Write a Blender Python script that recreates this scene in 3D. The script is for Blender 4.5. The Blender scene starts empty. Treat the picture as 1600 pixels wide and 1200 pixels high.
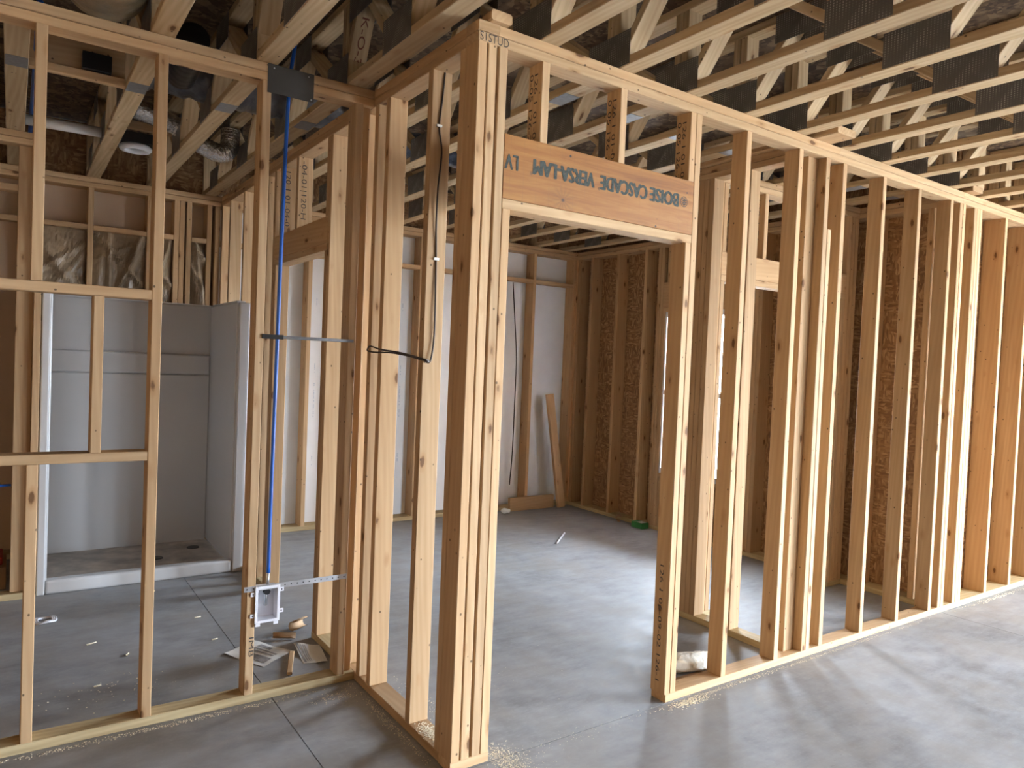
import bpy, bmesh, math, random
from mathutils import Vector, Matrix
random.seed(7)
S = bpy.context.scene
COL = S.collection
# ------------------------------------------------------------------ camera
cam_d = bpy.data.cameras.new('camera'); cam = bpy.data.objects.new('camera', cam_d); COL.objects.link(cam)
F_ = Vector((0.56787343, 0.82264493, -0.02784045)); R_ = Vector((0.82291511, -0.56666304, 0.04127617)); U_ = R_.cross(F_)
cam.matrix_world = Matrix(((R_.x, U_.x, -F_.x, -1.36494), (R_.y, U_.y, -F_.y, -2.27894), (R_.z, U_.z, -F_.z, 1.52962), (0, 0, 0, 1)))
cam_d.sensor_width = 36.0; cam_d.lens = 1133.937 * 36 / 1600; cam_d.clip_start = 0.05
S.camera = cam
# ------------------------------------------------------------------ sky and exposure
W = bpy.data.worlds.new('overcast_sky'); S.world = W; W.use_nodes = True
bg = W.node_tree.nodes['Background']; bg.inputs[0].default_value = (0.74, 0.855, 1.0, 1); bg.inputs[1].default_value = 5.0
vs = S.view_settings; vs.view_transform = 'Standard'; vs.look = 'None'; vs.exposure = 4.3; vs.gamma = 1.0; vs.use_curve_mapping = False

# sampling portals in the three daylight openings: they emit nothing, they only steer the sky sampling
def portal(loc, rot, sx, sy):
    d = bpy.data.lights.new('daylight_portal', 'AREA'); d.shape = 'RECTANGLE'; d.size = sx; d.size_y = sy; d.cycles.is_portal = True
    o = bpy.data.objects.new('daylight_portal', d); COL.objects.link(o); o.location = loc; o.rotation_euler = rot
portal((7.05, -4.2, 1.075), (0, math.pi / 2, 0), 2.15, 4.0)       # wide opening of the front room
portal((5.8, -9.05, 1.075), (math.pi / 2, 0, 0), 1.2, 2.15)       # unseen doorway behind the camera, added for extra daylight
portal((3.88, 2.1, 1.315), (0, math.pi / 2, 0), 1.55, 0.96)       # window of the big room
# ------------------------------------------------------------------ materials
def nodes_of(name):
    m = bpy.data.materials.new(name); m.use_nodes = True
    nt = m.node_tree; return m, nt, nt.nodes['Principled BSDF']
def N(nt, t, **kw):
    n = nt.nodes.new(t)
    for k, v in kw.items(): setattr(n, k, v)
    return n
def L(nt, a, b): nt.links.new(a, b)
def math_n(nt, op, a, b=None, c=None):
    n = N(nt, 'ShaderNodeMath', operation=op)
    for i, q in enumerate((a, b, c)):
        if q is None: continue
        if isinstance(q, (int, float)): n.inputs[i].default_value = q
        else: L(nt, q, n.inputs[i])
    return n.outputs[0]
def ramp(nt, fac, stops):
    r = N(nt, 'ShaderNodeValToRGB'); e = r.color_ramp.elements
    while len(e) < len(stops): e.new(0.5)
    for el, (p, c) in zip(e, stops):
        el.position = p; el.color = (c[0], c[1], c[2], 1) if hasattr(c, '__len__') else (c, c, c, 1)
    L(nt, fac, r.inputs[0]); return r.outputs[0]
def mix(nt, fac, a, b, mode='MIX'):
    n = N(nt, 'ShaderNodeMix', data_type='RGBA', blend_type=mode)
    for i, q in ((0, fac), (6, a), (7, b)):
        if isinstance(q, (int, float)): n.inputs[i].default_value = q
        elif isinstance(q, tuple): n.inputs[i].default_value = (q[0], q[1], q[2], 1)
        else: L(nt, q, n.inputs[i])
    return n.outputs[2]
def mapped(nt, scale, rnd=True):
    tc = N(nt, 'ShaderNodeTexCoord'); mp = N(nt, 'ShaderNodeMapping'); mp.inputs['Scale'].default_value = scale
    if rnd:
        oi = N(nt, 'ShaderNodeObjectInfo'); vm = N(nt, 'ShaderNodeVectorMath', operation='MULTIPLY_ADD')
        cb = N(nt, 'ShaderNodeCombineXYZ')
        for k, q in enumerate((37.0, 53.0, 71.0)):
            L(nt, math_n(nt, 'MULTIPLY', oi.outputs['Random'], q), cb.inputs[k])
        va = N(nt, 'ShaderNodeVectorMath', operation='ADD'); L(nt, tc.outputs['Object'], va.inputs[0]); L(nt, cb.outputs[0], va.inputs[1])
        L(nt, va.outputs[0], mp.inputs['Vector'])
    else: L(nt, tc.outputs['Object'], mp.inputs['Vector'])
    return mp.outputs[0], tc
def noise(nt, vec, scale, detail=3, rough=0.55, dist=0.0):
    n = N(nt, 'ShaderNodeTexNoise'); L(nt, vec, n.inputs['Vector'])
    n.inputs['Scale'].default_value = scale; n.inputs['Detail'].default_value = detail; n.inputs['Roughness'].default_value = rough; n.inputs['Distortion'].default_value = dist
    return n.outputs[0]
def bump(nt, bs, h, strength, dist=0.01):
    b = N(nt, 'ShaderNodeBump'); b.inputs['Strength'].default_value = strength; b.inputs['Distance'].default_value = dist
    L(nt, h, b.inputs['Height']); L(nt, b.outputs[0], bs.inputs['Normal'])

def wood_mat(name, lo, hi, red, knots=True, tint_amt=0.5):
    m, nt, bs = nodes_of(name)
    v, tc = mapped(nt, (1, 1, 0.06))
    n1 = noise(nt, v, 16, 4, 0.6)
    wv = N(nt, 'ShaderNodeTexWave', wave_type='BANDS', bands_direction='DIAGONAL'); L(nt, v, wv.inputs['Vector'])
    wv.inputs['Scale'].default_value = 22; wv.inputs['Distortion'].default_value = 7; wv.inputs['Detail'].default_value = 2; wv.inputs['Detail Scale'].default_value = 0.8
    g = math_n(nt, 'ADD', math_n(nt, 'MULTIPLY', n1, 0.86), math_n(nt, 'MULTIPLY', wv.outputs['Fac'], 0.14))
    c = ramp(nt, g, [(0.25, lo), (0.55, tuple((a + b) / 2 for a, b in zip(lo, hi))), (0.8, hi)])
    oi = N(nt, 'ShaderNodeObjectInfo')
    r2 = math_n(nt, 'FRACT', math_n(nt, 'MULTIPLY', oi.outputs['Random'], 17.31))
    c = mix(nt, math_n(nt, 'MULTIPLY', r2, tint_amt), c, red)
    r3 = math_n(nt, 'FRACT', math_n(nt, 'MULTIPLY', oi.outputs['Random'], 91.7))
    hv = N(nt, 'ShaderNodeHueSaturation'); L(nt, c, hv.inputs['Color'])
    L(nt, math_n(nt, 'MULTIPLY_ADD', r3, 0.30, 0.80), hv.inputs['Value']); c = hv.outputs[0]
    if knots:
        v2, _ = mapped(nt, (1, 1, 0.42))
        vo = N(nt, 'ShaderNodeTexVoronoi'); L(nt, v2, vo.inputs['Vector']); vo.inputs['Scale'].default_value = 10
        d = math_n(nt, 'ADD', vo.outputs['Distance'], math_n(nt, 'MULTIPLY', math_n(nt, 'SUBTRACT', noise(nt, v2, 70, 3), 0.5), 0.10))
        halo = ramp(nt, d, [(0.08, 1.0), (0.22, 0.0)])
        c = mix(nt, math_n(nt, 'MULTIPLY', halo, 0.65), c, (0.34, 0.17, 0.065))
        core = ramp(nt, d, [(0.075, 1.0), (0.115, 0.0)])
        c = mix(nt, math_n(nt, 'MULTIPLY', core, 0.85), c, (0.11, 0.048, 0.018))
        v3, _ = mapped(nt, (1, 1, 0.8))
        vn = N(nt, 'ShaderNodeTexVoronoi'); L(nt, v3, vn.inputs['Vector']); vn.inputs['Scale'].default_value = 17
        kn = ramp(nt, vn.outputs['Distance'], [(0.055, 1.0), (0.085, 0.0)])
        c = mix(nt, math_n(nt, 'MULTIPLY', kn, 0.8), c, (0.05, 0.028, 0.014))
        v4, _ = mapped(nt, (1, 1, 0.25))
        st = ramp(nt, noise(nt, v4, 5, 3), [(0.62, 0.0), (0.78, 1.0)])
        c = mix(nt, math_n(nt, 'MULTIPLY', st, 0.15), c, (0.22, 0.15, 0.085))
    L(nt, c, bs.inputs['Base Color']); bs.inputs['Roughness'].default_value = 0.72
    bs.inputs['Specular IOR Level'].default_value = 0.25
    bump(nt, bs, g, 0.25, 0.002)
    return m
def osb_mat(name, cols, scale=1.0):
    m, nt, bs = nodes_of(name)
    v, _ = mapped(nt, (1, 1, 1))
    nv = N(nt, 'ShaderNodeTexNoise'); nv.inputs['Scale'].default_value = 6; L(nt, v, nv.inputs['Vector'])
    va = N(nt, 'ShaderNodeVectorMath', operation='MULTIPLY_ADD'); L(nt, nv.outputs['Color'], va.inputs[0]); va.inputs[1].default_value = (0.05, 0.05, 0.05); L(nt, v, va.inputs[2])
    outs = []
    for sc, ro in (((14, 14, 50), (0.55, 0.2, 0.5)), ((50, 50, 13), (-0.6, 0.4, -0.7))):
        mp = N(nt, 'ShaderNodeMapping'); mp.inputs['Rotation'].default_value = ro; mp.inputs['Scale'].default_value = tuple(q * scale for q in sc); L(nt, va.outputs[0], mp.inputs[0])
        vo = N(nt, 'ShaderNodeTexVoronoi'); vo.inputs['Scale'].default_value = 1; L(nt, mp.outputs[0], vo.inputs['Vector'])
        sp = N(nt, 'ShaderNodeSeparateColor'); L(nt, vo.outputs['Color'], sp.inputs[0]); outs.append(sp.outputs[0])
    msk = ramp(nt, noise(nt, v, 9, 2), [(0.45, 0.0), (0.55, 1.0)])
    f = N(nt, 'ShaderNodeMix', data_type='FLOAT'); L(nt, msk, f.inputs[0]); L(nt, outs[0], f.inputs[2]); L(nt, outs[1], f.inputs[3])
    c = ramp(nt, f.outputs[0], [(0.0, cols[0]), (0.35, cols[1]), (0.7, cols[2]), (1.0, cols[3])])
    L(nt, c, bs.inputs['Base Color']); bs.inputs['Roughness'].default_value = 0.7
    bump(nt, bs, f.outputs[0], 0.3, 0.002)
    return m
def plain(name, col, rough=0.6, metal=0.0, var=0.0, vs_=6, bmp=0.0, spec=0.5):
    m, nt, bs = nodes_of(name)
    v, _ = mapped(nt, (1, 1, 1))
    n = noise(nt, v, vs_, 4)
    k = max(var, 0.02)
    c = ramp(nt, n, [(0.3, tuple(q * (1 - k) for q in col)), (0.7, tuple(min(1, q * (1 + k)) for q in col))])
    L(nt, c, bs.inputs['Base Color']); bs.inputs['Roughness'].default_value = rough; bs.inputs['Metallic'].default_value = metal
    bs.inputs['Specular IOR Level'].default_value = spec
    if bmp: bump(nt, bs, n, bmp, 0.01)
    return m
M = {}
M['wood'] = wood_mat('pine_lumber', (0.43, 0.27, 0.135), (0.66, 0.465, 0.275), (0.50, 0.295, 0.14))
M['truss_wood'] = wood_mat('truss_lumber', (0.43, 0.285, 0.145), (0.72, 0.55, 0.34), (0.58, 0.42, 0.25), tint_amt=0.3)
M['treated'] = wood_mat('treated_plate', (0.37, 0.27, 0.135), (0.66, 0.53, 0.31), (0.46, 0.35, 0.19), knots=False)
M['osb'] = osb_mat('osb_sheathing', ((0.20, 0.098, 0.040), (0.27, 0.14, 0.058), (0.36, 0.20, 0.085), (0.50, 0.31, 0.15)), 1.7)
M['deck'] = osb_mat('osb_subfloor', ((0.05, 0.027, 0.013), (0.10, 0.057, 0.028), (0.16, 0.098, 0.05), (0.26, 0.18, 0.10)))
M['white_sheath'] = plain('white_foam_sheathing', (0.80, 0.81, 0.82), 0.55, var=0.03)
M['tan_sheath'] = plain('tan_sheathing_board', (0.62, 0.47, 0.34), 0.75, var=0.05, vs_=2)
M['ply_grey'] = plain('grey_exterior_board', (0.45, 0.44, 0.42), 0.8, var=0.05)
M['ink'] = plain('stamp_ink', (0.06, 0.05, 0.045), 0.8)
M['ink_grey'] = plain('blue_black_stencil_ink', (0.050, 0.058, 0.048), 0.8, var=0.5, vs_=90)
M['ink_red'] = plain('red_brown_marker', (0.16, 0.05, 0.03), 0.8)
M['ink_pale'] = plain('pale_blue_print', (0.45, 0.52, 0.62), 0.7)
M['fiberglass'] = plain('white_fiberglass', (0.60, 0.595, 0.59), 0.22, var=0.015, vs_=2)
M['pan_dirt'] = plain('dusty_shower_pan', (0.46, 0.40, 0.34), 0.55, var=0.35, vs_=7)
M['dark_plastic'] = plain('black_plastic', (0.012, 0.012, 0.014), 0.35)
M['cable'] = plain('dark_brown_cable_jacket', (0.03, 0.018, 0.014), 0.45)
M['staple'] = plain('white_cable_staple', (0.85, 0.84, 0.80), 0.4)
M['blue'] = plain('blue_water_tube', (0.010, 0.10, 0.46), 0.33, var=0.05)
M['steel'] = plain('galvanised_steel', (0.50, 0.51, 0.53), 0.42, 0.9, var=0.1, vs_=30)
M['dark_steel'] = plain('dark_nail_plate_steel', (0.085, 0.08, 0.075), 0.5, 0.6, var=0.1)
M['grey_steel'] = plain('dull_grey_steel', (0.17, 0.17, 0.175), 0.45, 0.6, var=0.15, vs_=40)
M['black_steel'] = plain('black_bar', (0.03, 0.03, 0.03), 0.4, 0.5)
M['white_plastic'] = plain('white_plastic', (0.80, 0.80, 0.84), 0.35, var=0.02)
M['pvc'] = plain('white_pipe_plastic', (0.72, 0.70, 0.67), 0.35, var=0.03)
M['foil'] = plain('silver_foil', (0.72, 0.70, 0.67), 0.18, 0.95, var=0.15, vs_=55, bmp=1.0)
M['foil_dark'] = plain('grey_plastic_duct_wrap', (0.13, 0.125, 0.13), 0.28, 0.5, var=0.4, vs_=14, bmp=1.0)
M['tan_duct'] = plain('tan_duct_wrap', (0.46, 0.38, 0.25), 0.3, 0.25, var=0.25, vs_=12, bmp=0.9)
M['navy_duct'] = plain('navy_plastic_duct_wrap', (0.06, 0.07, 0.10), 0.3, 0.3, var=0.5, vs_=16, bmp=1.0)
M['kraft'] = plain('kraft_faced_insulation', (0.30, 0.22, 0.14), 0.33, var=0.25, vs_=9, bmp=0.5)
M['fluff'] = plain('white_fibreglass_batt', (0.82, 0.78, 0.68), 0.95, var=0.1, vs_=25, bmp=0.8)
M['paper'] = plain('white_paper', (0.70, 0.68, 0.64), 0.8, var=0.04)
M['print_grey'] = plain('faded_grey_print', (0.28, 0.26, 0.25), 0.8, var=0.3, vs_=80)
M['card'] = plain('brown_cardboard', (0.42, 0.27, 0.15), 0.8, var=0.1)
M['green'] = plain('green_carton', (0.04, 0.22, 0.06), 0.6, var=0.2)
M['red'] = plain('red_plastic', (0.40, 0.03, 0.02), 0.5)
M['sawdust'] = plain('pale_sawdust', (0.86, 0.78, 0.60), 0.9, var=0.12)
M['ground'] = plain('lightened_soil', (0.48, 0.45, 0.40), 0.95, var=0.2, vs_=1)  # soil colour lightened to bounce more daylight into the house

def concrete():
    m, nt, bs = nodes_of('concrete_slab')
    tc = N(nt, 'ShaderNodeTexCoord'); geo = N(nt, 'ShaderNodeNewGeometry')
    v = geo.outputs['Position']
    a = noise(nt, v, 1.3, 5, 0.6); b = noise(nt, v, 7, 5, 0.6); c_ = noise(nt, v, 55, 2)
    mp = N(nt, 'ShaderNodeMapping'); mp.inputs['Scale'].default_value = (1.5, 6, 1); mp.inputs['Rotation'].default_value = (0, 0, 0.6); L(nt, v, mp.inputs[0])
    st = noise(nt, mp.outputs[0], 2.2, 5, 0.7)
    f = math_n(nt, 'ADD', math_n(nt, 'MULTIPLY', a, 0.45), math_n(nt, 'ADD', math_n(nt, 'MULTIPLY', b, 0.3), math_n(nt, 'MULTIPLY', st, 0.25)))
    c = ramp(nt, f, [(0.36, (0.195, 0.195, 0.195)), (0.5, (0.315, 0.32, 0.33)), (0.64, (0.42, 0.43, 0.45))])
    c = mix(nt, math_n(nt, 'MULTIPLY', ramp(nt, noise(nt, v, 2.6, 4, 0.65), [(0.45, 0.0), (0.62, 1.0)]), 0.45), c, (0.27, 0.245, 0.205))
    scr = ramp(nt, noise(nt, mp.outputs[0], 9, 3, 0.6), [(0.66, 0.0), (0.74, 1.0)])
    c = mix(nt, math_n(nt, 'MULTIPLY', scr, 0.30), c, (0.18, 0.175, 0.17))
    c = mix(nt, math_n(nt, 'MULTIPLY', ramp(nt, c_, [(0.55, 0.0), (0.75, 1.0)]), 0.25), c, (0.42, 0.41, 0.39))
    L(nt, c, bs.inputs['Base Color'])
    L(nt, ramp(nt, b, [(0.3, 0.55), (0.7, 0.75)]), bs.inputs['Roughness']); bs.inputs['Specular IOR Level'].default_value = 0.35
    bump(nt, bs, math_n(nt, 'ADD', b, math_n(nt, 'MULTIPLY', st, 0.25)), 0.10, 0.01)
    return m
M['concrete'] = concrete()
def toothed():
    m, nt, bs = nodes_of('toothed_truss_plate')
    tc = N(nt, 'ShaderNodeTexCoord'); sp = N(nt, 'ShaderNodeSeparateXYZ'); L(nt, tc.outputs['Object'], sp.inputs[0])
    fy = math_n(nt, 'FRACT', math_n(nt, 'MULTIPLY', sp.outputs[1], 1 / 0.0125)); fz = math_n(nt, 'FRACT', math_n(nt, 'MULTIPLY', sp.outputs[2], 1 / 0.0095))
    a = math_n(nt, 'LESS_THAN', math_n(nt, 'ABSOLUTE', math_n(nt, 'SUBTRACT', fy, 0.5)), 0.17)
    b = math_n(nt, 'LESS_THAN', math_n(nt, 'ABSOLUTE', math_n(nt, 'SUBTRACT', fz, 0.5)), 0.28)
    msk = math_n(nt, 'MULTIPLY', a, b)
    gate = ramp(nt, noise(nt, tc.outputs['Object'], 14, 2), [(0.42, 0.05), (0.66, 1.0)])
    c = mix(nt, math_n(nt, 'MULTIPLY', msk, gate), (0.17, 0.155, 0.14), (0.55, 0.52, 0.46))  # glints on the tooth slots painted in as lighter spots
    L(nt, c, bs.inputs['Base Color']); bs.inputs['Metallic'].default_value = 0.35; bs.inputs['Roughness'].default_value = 0.42
    bump(nt, bs, msk, 0.8, 0.003)
    return m
M['teeth'] = toothed()
M['splice'] = plain('grey_splice_plate', (0.24, 0.24, 0.245), 0.5, 0.4, var=0.12, vs_=60)
def glass_mat():
    m, nt, bs = nodes_of('clear_window_glass')
    tr = N(nt, 'ShaderNodeBsdfTransparent'); gl = N(nt, 'ShaderNodeBsdfGlossy'); gl.inputs['Roughness'].default_value = 0.02
    mx = N(nt, 'ShaderNodeMixShader'); mx.inputs[0].default_value = 0.05
    L(nt, tr.outputs[0], mx.inputs[1]); L(nt, gl.outputs[0], mx.inputs[2]); L(nt, mx.outputs[0], nt.nodes['Material Output'].inputs['Surface']); nt.nodes.remove(bs)
    return m
M['glass'] = glass_mat()
def lvl_mat():
    m, nt, bs = nodes_of('orange_engineered_beam')
    tc = N(nt, 'ShaderNodeTexCoord'); mp = N(nt, 'ShaderNodeMapping'); mp.inputs['Scale'].default_value = (1, 1, 0.07); L(nt, tc.outputs['Object'], mp.inputs[0])
    sp = N(nt, 'ShaderNodeSeparateXYZ'); L(nt, tc.outputs['Object'], sp.inputs[0])
    # star-shaped knot: local z = along the beam, local x = down
    dz = math_n(nt, 'SUBTRACT', sp.outputs[2], -0.231); dx = math_n(nt, 'SUBTRACT', sp.outputs[0], 0.083)
    rr = math_n(nt, 'SQRT', math_n(nt, 'ADD', math_n(nt, 'MULTIPLY', dz, dz), math_n(nt, 'MULTIPLY', math_n(nt, 'MULTIPLY', dx, dx), 1.6)))
    ang = math_n(nt, 'ARCTAN2', dx, dz)
    star = math_n(nt, 'MULTIPLY_ADD', math_n(nt, 'SINE', math_n(nt, 'MULTIPLY', ang, 13)), 0.5, 0.5)
    near = ramp(nt, rr, [(0.0, 1.0), (0.025, 0.75), (0.085, 0.0)])
    n1 = noise(nt, mp.outputs[0], 42, 5, 0.62, 0.6); n2 = noise(nt, mp.outputs[0], 9, 3)
    g = math_n(nt, 'ADD', math_n(nt, 'MULTIPLY', n1, 0.7), math_n(nt, 'MULTIPLY', n2, 0.3))
    c = ramp(nt, g, [(0.3, (0.20, 0.07, 0.009)), (0.5, (0.31, 0.118, 0.016)), (0.72, (0.41, 0.185, 0.038))])
    c = mix(nt, math_n(nt, 'MULTIPLY', math_n(nt, 'MULTIPLY', star, near), 0.75), c, (0.20, 0.085, 0.02))
    core = ramp(nt, rr, [(0.004, 1.0), (0.012, 0.0)]); c = mix(nt, core, c, (0.06, 0.025, 0.01))
    fl = math_n(nt, 'LESS_THAN', math_n(nt, 'FRACT', math_n(nt, 'MULTIPLY', sp.outputs[2], 1 / 0.061)), 0.03)
    c = mix(nt, math_n(nt, 'MULTIPLY', fl, 0.35), c, (0.22, 0.10, 0.03))
    vo = N(nt, 'ShaderNodeTexVoronoi'); vo.inputs['Scale'].default_value = 11; L(nt, tc.outputs['Object'], vo.inputs['Vector'])
    c = mix(nt, ramp(nt, vo.outputs['Distance'], [(0.05, 1.0), (0.065, 0.0)]), c, (0.03, 0.018, 0.01))
    L(nt, c, bs.inputs['Base Color']); bs.inputs['Roughness'].default_value = 0.6; bump(nt, bs, g, 0.3, 0.002)
    return m
M['lvl'] = lvl_mat()

# ------------------------------------------------------------------ builders
def link(name, me, mat=None, parent=None, loc=(0, 0, 0), rot=None):
    o = bpy.data.objects.new(name, me); COL.objects.link(o)
    if mat is not None and me is not None and not me.materials: me.materials.append(M[mat])
    loc = Vector(loc)
    if parent is not None:
        o.parent = parent
        p = parent
        while p is not None: loc = loc - Vector(p.location); p = p.parent
    o.location = loc
    if rot is not None: o.rotation_euler = rot
    return o
def tag(o, label=None, cat=None, group=None, kind=None):
    if label: o['label'] = label
    if cat: o['category'] = cat
    if group: o['group'] = group
    if kind: o['kind'] = kind
    return o
def empty(name, loc, label=None, cat=None, group=None, kind=None):
    o = bpy.data.objects.new(name, None); COL.objects.link(o); o.location = loc; o.empty_display_size = 0.1
    return tag(o, label, cat, group, kind)
_cache = {}
def prism_mesh(a, b, l, mat, ch=0.003):
    key = (round(a, 4), round(b, 4), round(l, 4), mat, ch)
    if key in _cache: return _cache[key]
    x, y, z = a / 2, b / 2, l / 2; c = min(ch, x * 0.45, y * 0.45)
    ring = [(x - c, -y), (x, -y + c), (x, y - c), (x - c, y), (-x + c, y), (-x, y - c), (-x, -y + c), (-x + c, -y)]
    vs_ = [(p, q, -z) for p, q in ring] + [(p, q, z) for p, q in ring]
    fs = [tuple(range(7, -1, -1)), tuple(range(8, 16))] + [(i, (i + 1) % 8, 8 + (i + 1) % 8, 8 + i) for i in range(8)]
    me = bpy.data.meshes.new('piece'); me.from_pydata(vs_, [], fs); me.materials.append(M[mat]); _cache[key] = me
    return me
def lum(name, parent, x, y, z, mat='wood', axis=None, ch=0.003):
    """rectangular member between (x0,x1),(y0,y1),(z0,z1); its grain runs along local Z"""
    d = (x[1] - x[0], y[1] - y[0], z[1] - z[0]); c = ((x[0] + x[1]) / 2, (y[0] + y[1]) / 2, (z[0] + z[1]) / 2)
    if axis is None: axis = 'xyz'[max(range(3), key=lambda i: d[i])]
    if axis == 'z': me = prism_mesh(d[0], d[1], d[2], mat, ch); rot = None
    elif axis == 'x': me = prism_mesh(d[2], d[1], d[0], mat, ch); rot = (0, math.pi / 2, 0)
    else: me = prism_mesh(d[0], d[2], d[1], mat, ch); rot = (-math.pi / 2, 0, 0)
    return link(name, me, None, parent, c, rot)
def mesh_from(bm, name='m', smooth=False):
    me = bpy.data.meshes.new(name); bm.normal_update(); bm.to_mesh(me); bm.free()
    if smooth:
        for p in me.polygons: p.use_smooth = True
    return me
def bm_box(bm, x, y, z):
    vs_ = [bm.verts.new((a, b, c)) for c in z for b in y for a in x]
    for f in ((0, 2, 3, 1), (4, 5, 7, 6), (0, 1, 5, 4), (2, 6, 7, 3), (1, 3, 7, 5), (0, 4, 6, 2)): bm.faces.new([vs_[i] for i in f])
def boxes(name, lst, mat, parent=None, bevel=0.0, seg=2):
    """one mesh out of several boxes, origin at the lowest centre"""
    bm = bmesh.new()
    xs = [q for b in lst for q in b[0]]; ys = [q for b in lst for q in b[1]]; zs = [q for b in lst for q in b[2]]
    o = Vector(((min(xs) + max(xs)) / 2, (min(ys) + max(ys)) / 2, min(zs)))
    for b in lst: bm_box(bm, [q - o.x for q in b[0]], [q - o.y for q in b[1]], [q - o.z for q in b[2]])
    if bevel: bmesh.ops.bevel(bm, geom=list(bm.edges), offset=bevel, segments=seg, affect='EDGES', profile=0.5)
    return link(name, mesh_from(bm), mat, parent, o)
def smooth_path(pts, n=8):
    P = [Vector(p) for p in pts]; out = []
    for i in range(len(P) - 1):
        p0 = P[max(i - 1, 0)]; p1 = P[i]; p2 = P[i + 1]; p3 = P[min(i + 2, len(P) - 1)]
        for k in range(n):
            t = k / n
            out.append(0.5 * ((2 * p1) + (p2 - p0) * t + (2 * p0 - 5 * p1 + 4 * p2 - p3) * t * t + (3 * p1 - p0 - 3 * p2 + p3) * t ** 3))
    out.append(P[-1]); return out
def tube_mesh(bm, pts, r, seg=10, rad=None, closed=False):
    rings = []; prev = None; n = len(pts)
    for i, p in enumerate(pts):
        a = pts[(i - 1) % n] if closed else pts[max(i - 1, 0)]; b = pts[(i + 1) % n] if closed else pts[min(i + 1, n - 1)]
        t = (b - a).normalized()
        if prev is None: u = t.orthogonal().normalized()
        else: u = (prev - t * prev.dot(t)).normalized()
        prev = u; w = t.cross(u); rr = r if rad is None else rad(i)
        rings.append([bm.verts.new(p + (u * math.cos(2 * math.pi * k / seg) + w * math.sin(2 * math.pi * k / seg)) * rr) for k in range(seg)])
    for i in range(n if closed else n - 1):
        A, B = rings[i], rings[(i + 1) % n]
        for k in range(seg): bm.faces.new((A[k], A[(k + 1) % seg], B[(k + 1) % seg], B[k]))
    if not closed: bm.faces.new(rings[0][::-1]); bm.faces.new(rings[-1])
def tube(name, pts, r, mat, parent=None, seg=10, sm=8, rad=None, base=None, closed=False):
    P = smooth_path(pts, sm) if sm else [Vector(p) for p in pts]
    o = Vector(base) if base is not None else Vector(P[0])
    bm = bmesh.new(); tube_mesh(bm, [p - o for p in P], r, seg, rad, closed)
    return link(name, mesh_from(bm, smooth=True), mat, parent, o)
_tc = {}
def text(parent, s, origin, right, up, h, mat='ink', sx=1.0, bold=0.0, name='stamp', width=None, fat=0.0):
    """flat printed lettering; origin = baseline start, h = cap height"""
    key = (s, bold)
    if key not in _tc:
        cu = bpy.data.curves.new('t', 'FONT'); cu.body = s; cu.offset = bold; cu.resolution_u = 3
        to = bpy.data.objects.new('t', cu); COL.objects.link(to)
        me = bpy.data.meshes.new_from_object(to.evaluated_get(bpy.context.evaluated_depsgraph_get()))
        bpy.data.objects.remove(to); _tc[key] = me
    src = _tc[key]
    k = h / 0.69
    xs = [v.co.x for v in src.vertices]; w0 = max(xs) - min(xs)
    kx = k * sx if width is None else width / w0
    X = Vector(right).normalized(); Y = Vector(up).normalized(); Z = X.cross(Y)
    me = bpy.data.meshes.new('lettering'); m0 = min(xs)
    nv = len(src.vertices); V_, F_2 = [], []
    for j, (ox, oy) in enumerate(((0, 0),) if not fat else ((0, 0), (1, 0), (-1, 0), (2, 0), (-2, 0), (0, 0.8), (0, -0.8), (1.2, 0.6), (-1.2, -0.6))):
        V_ += [tuple(X * ((v.co.x - m0) * kx + ox * fat) + Y * (v.co.y * k + oy * fat) + Z * (0.0008 + 0.00003 * j)) for v in src.vertices]
        F_2 += [tuple(q + j * nv for q in p.vertices) for p in src.polygons]
    me.from_pydata(V_, [], F_2)
    o = link(name, me, mat, parent)
    bpy.context.view_layer.update()
    o.matrix_world = Matrix.Translation(Vector(origin))
    o.matrix_parent_inverse = Matrix()
    p = parent
    if p is not None:
        o.matrix_basis = p.matrix_world.inverted() @ Matrix.Translation(Vector(origin))
    return o

H = 2.77; SP = 0.038; D = 0.92
def wall(name, loc, label): return empty(name, loc, label, None, None, 'structure')

# ------------------------------------------------------------------ ground and slab
gr = boxes('ground', [((-40, 40), (-40, 40), (-0.40, -0.30))], 'ground'); tag(gr, 'bare soil around the unfinished house', None, None, 'structure')
FL = empty('floor', (0, 0, 0), 'grey concrete slab floor with straight saw-cut joints', None, None, 'structure')
XC = [-4.2, -0.385, 3.738, 7.3]; YC = [-9.2, -3.6, -0.006, 4.2]
boxes('slab_base', [((-4.2, 7.3), (-9.2, 4.2), (-0.2, -0.012))], 'concrete', FL)
G = 0.002
for i in range(3):
    for j in range(3):
        if j == 2 and i == 0:   # cut runs on under the bathroom
            pass
        boxes('slab', [((XC[i] + G, XC[i + 1] - G), (YC[j] + G, YC[j + 1] - G), (-0.012, 0.0))], 'concrete', FL)

# ------------------------------------------------------------------ framed walls
def plates(w, ax, lo, hi, c0, c1, splits_top=(), splits_up=(), bottom=True, botlist=None, sole='treated'):
    """double top plate + sole plate along ax ('x' or 'y') from lo to hi, section c0..c1"""
    def pc(n, a, b, z0, z1, mat='wood'):
        if ax == 'x': lum(n, w, (a, b), (c0, c1), (z0, z1), mat, 'x')
        else: lum(n, w, (c0, c1), (a, b), (z0, z1), mat, 'y')
    e = [lo] + list(splits_top) + [hi]
    for a, b in zip(e, e[1:]): pc('top_plate', a, b - 0.001, H - 2 * SP, H - SP - 0.002)
    e = [lo] + list(splits_up) + [hi]
    for a, b in zip(e, e[1:]): pc('cap_plate', a, b - 0.001, H - SP, H)
    for a, b in (botlist if botlist is not None else ([(lo, hi)] if bottom else [])): pc('sole_plate', a, b, 0.0, SP, sole)
ZB, ZT = SP, H - 2 * SP
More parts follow.
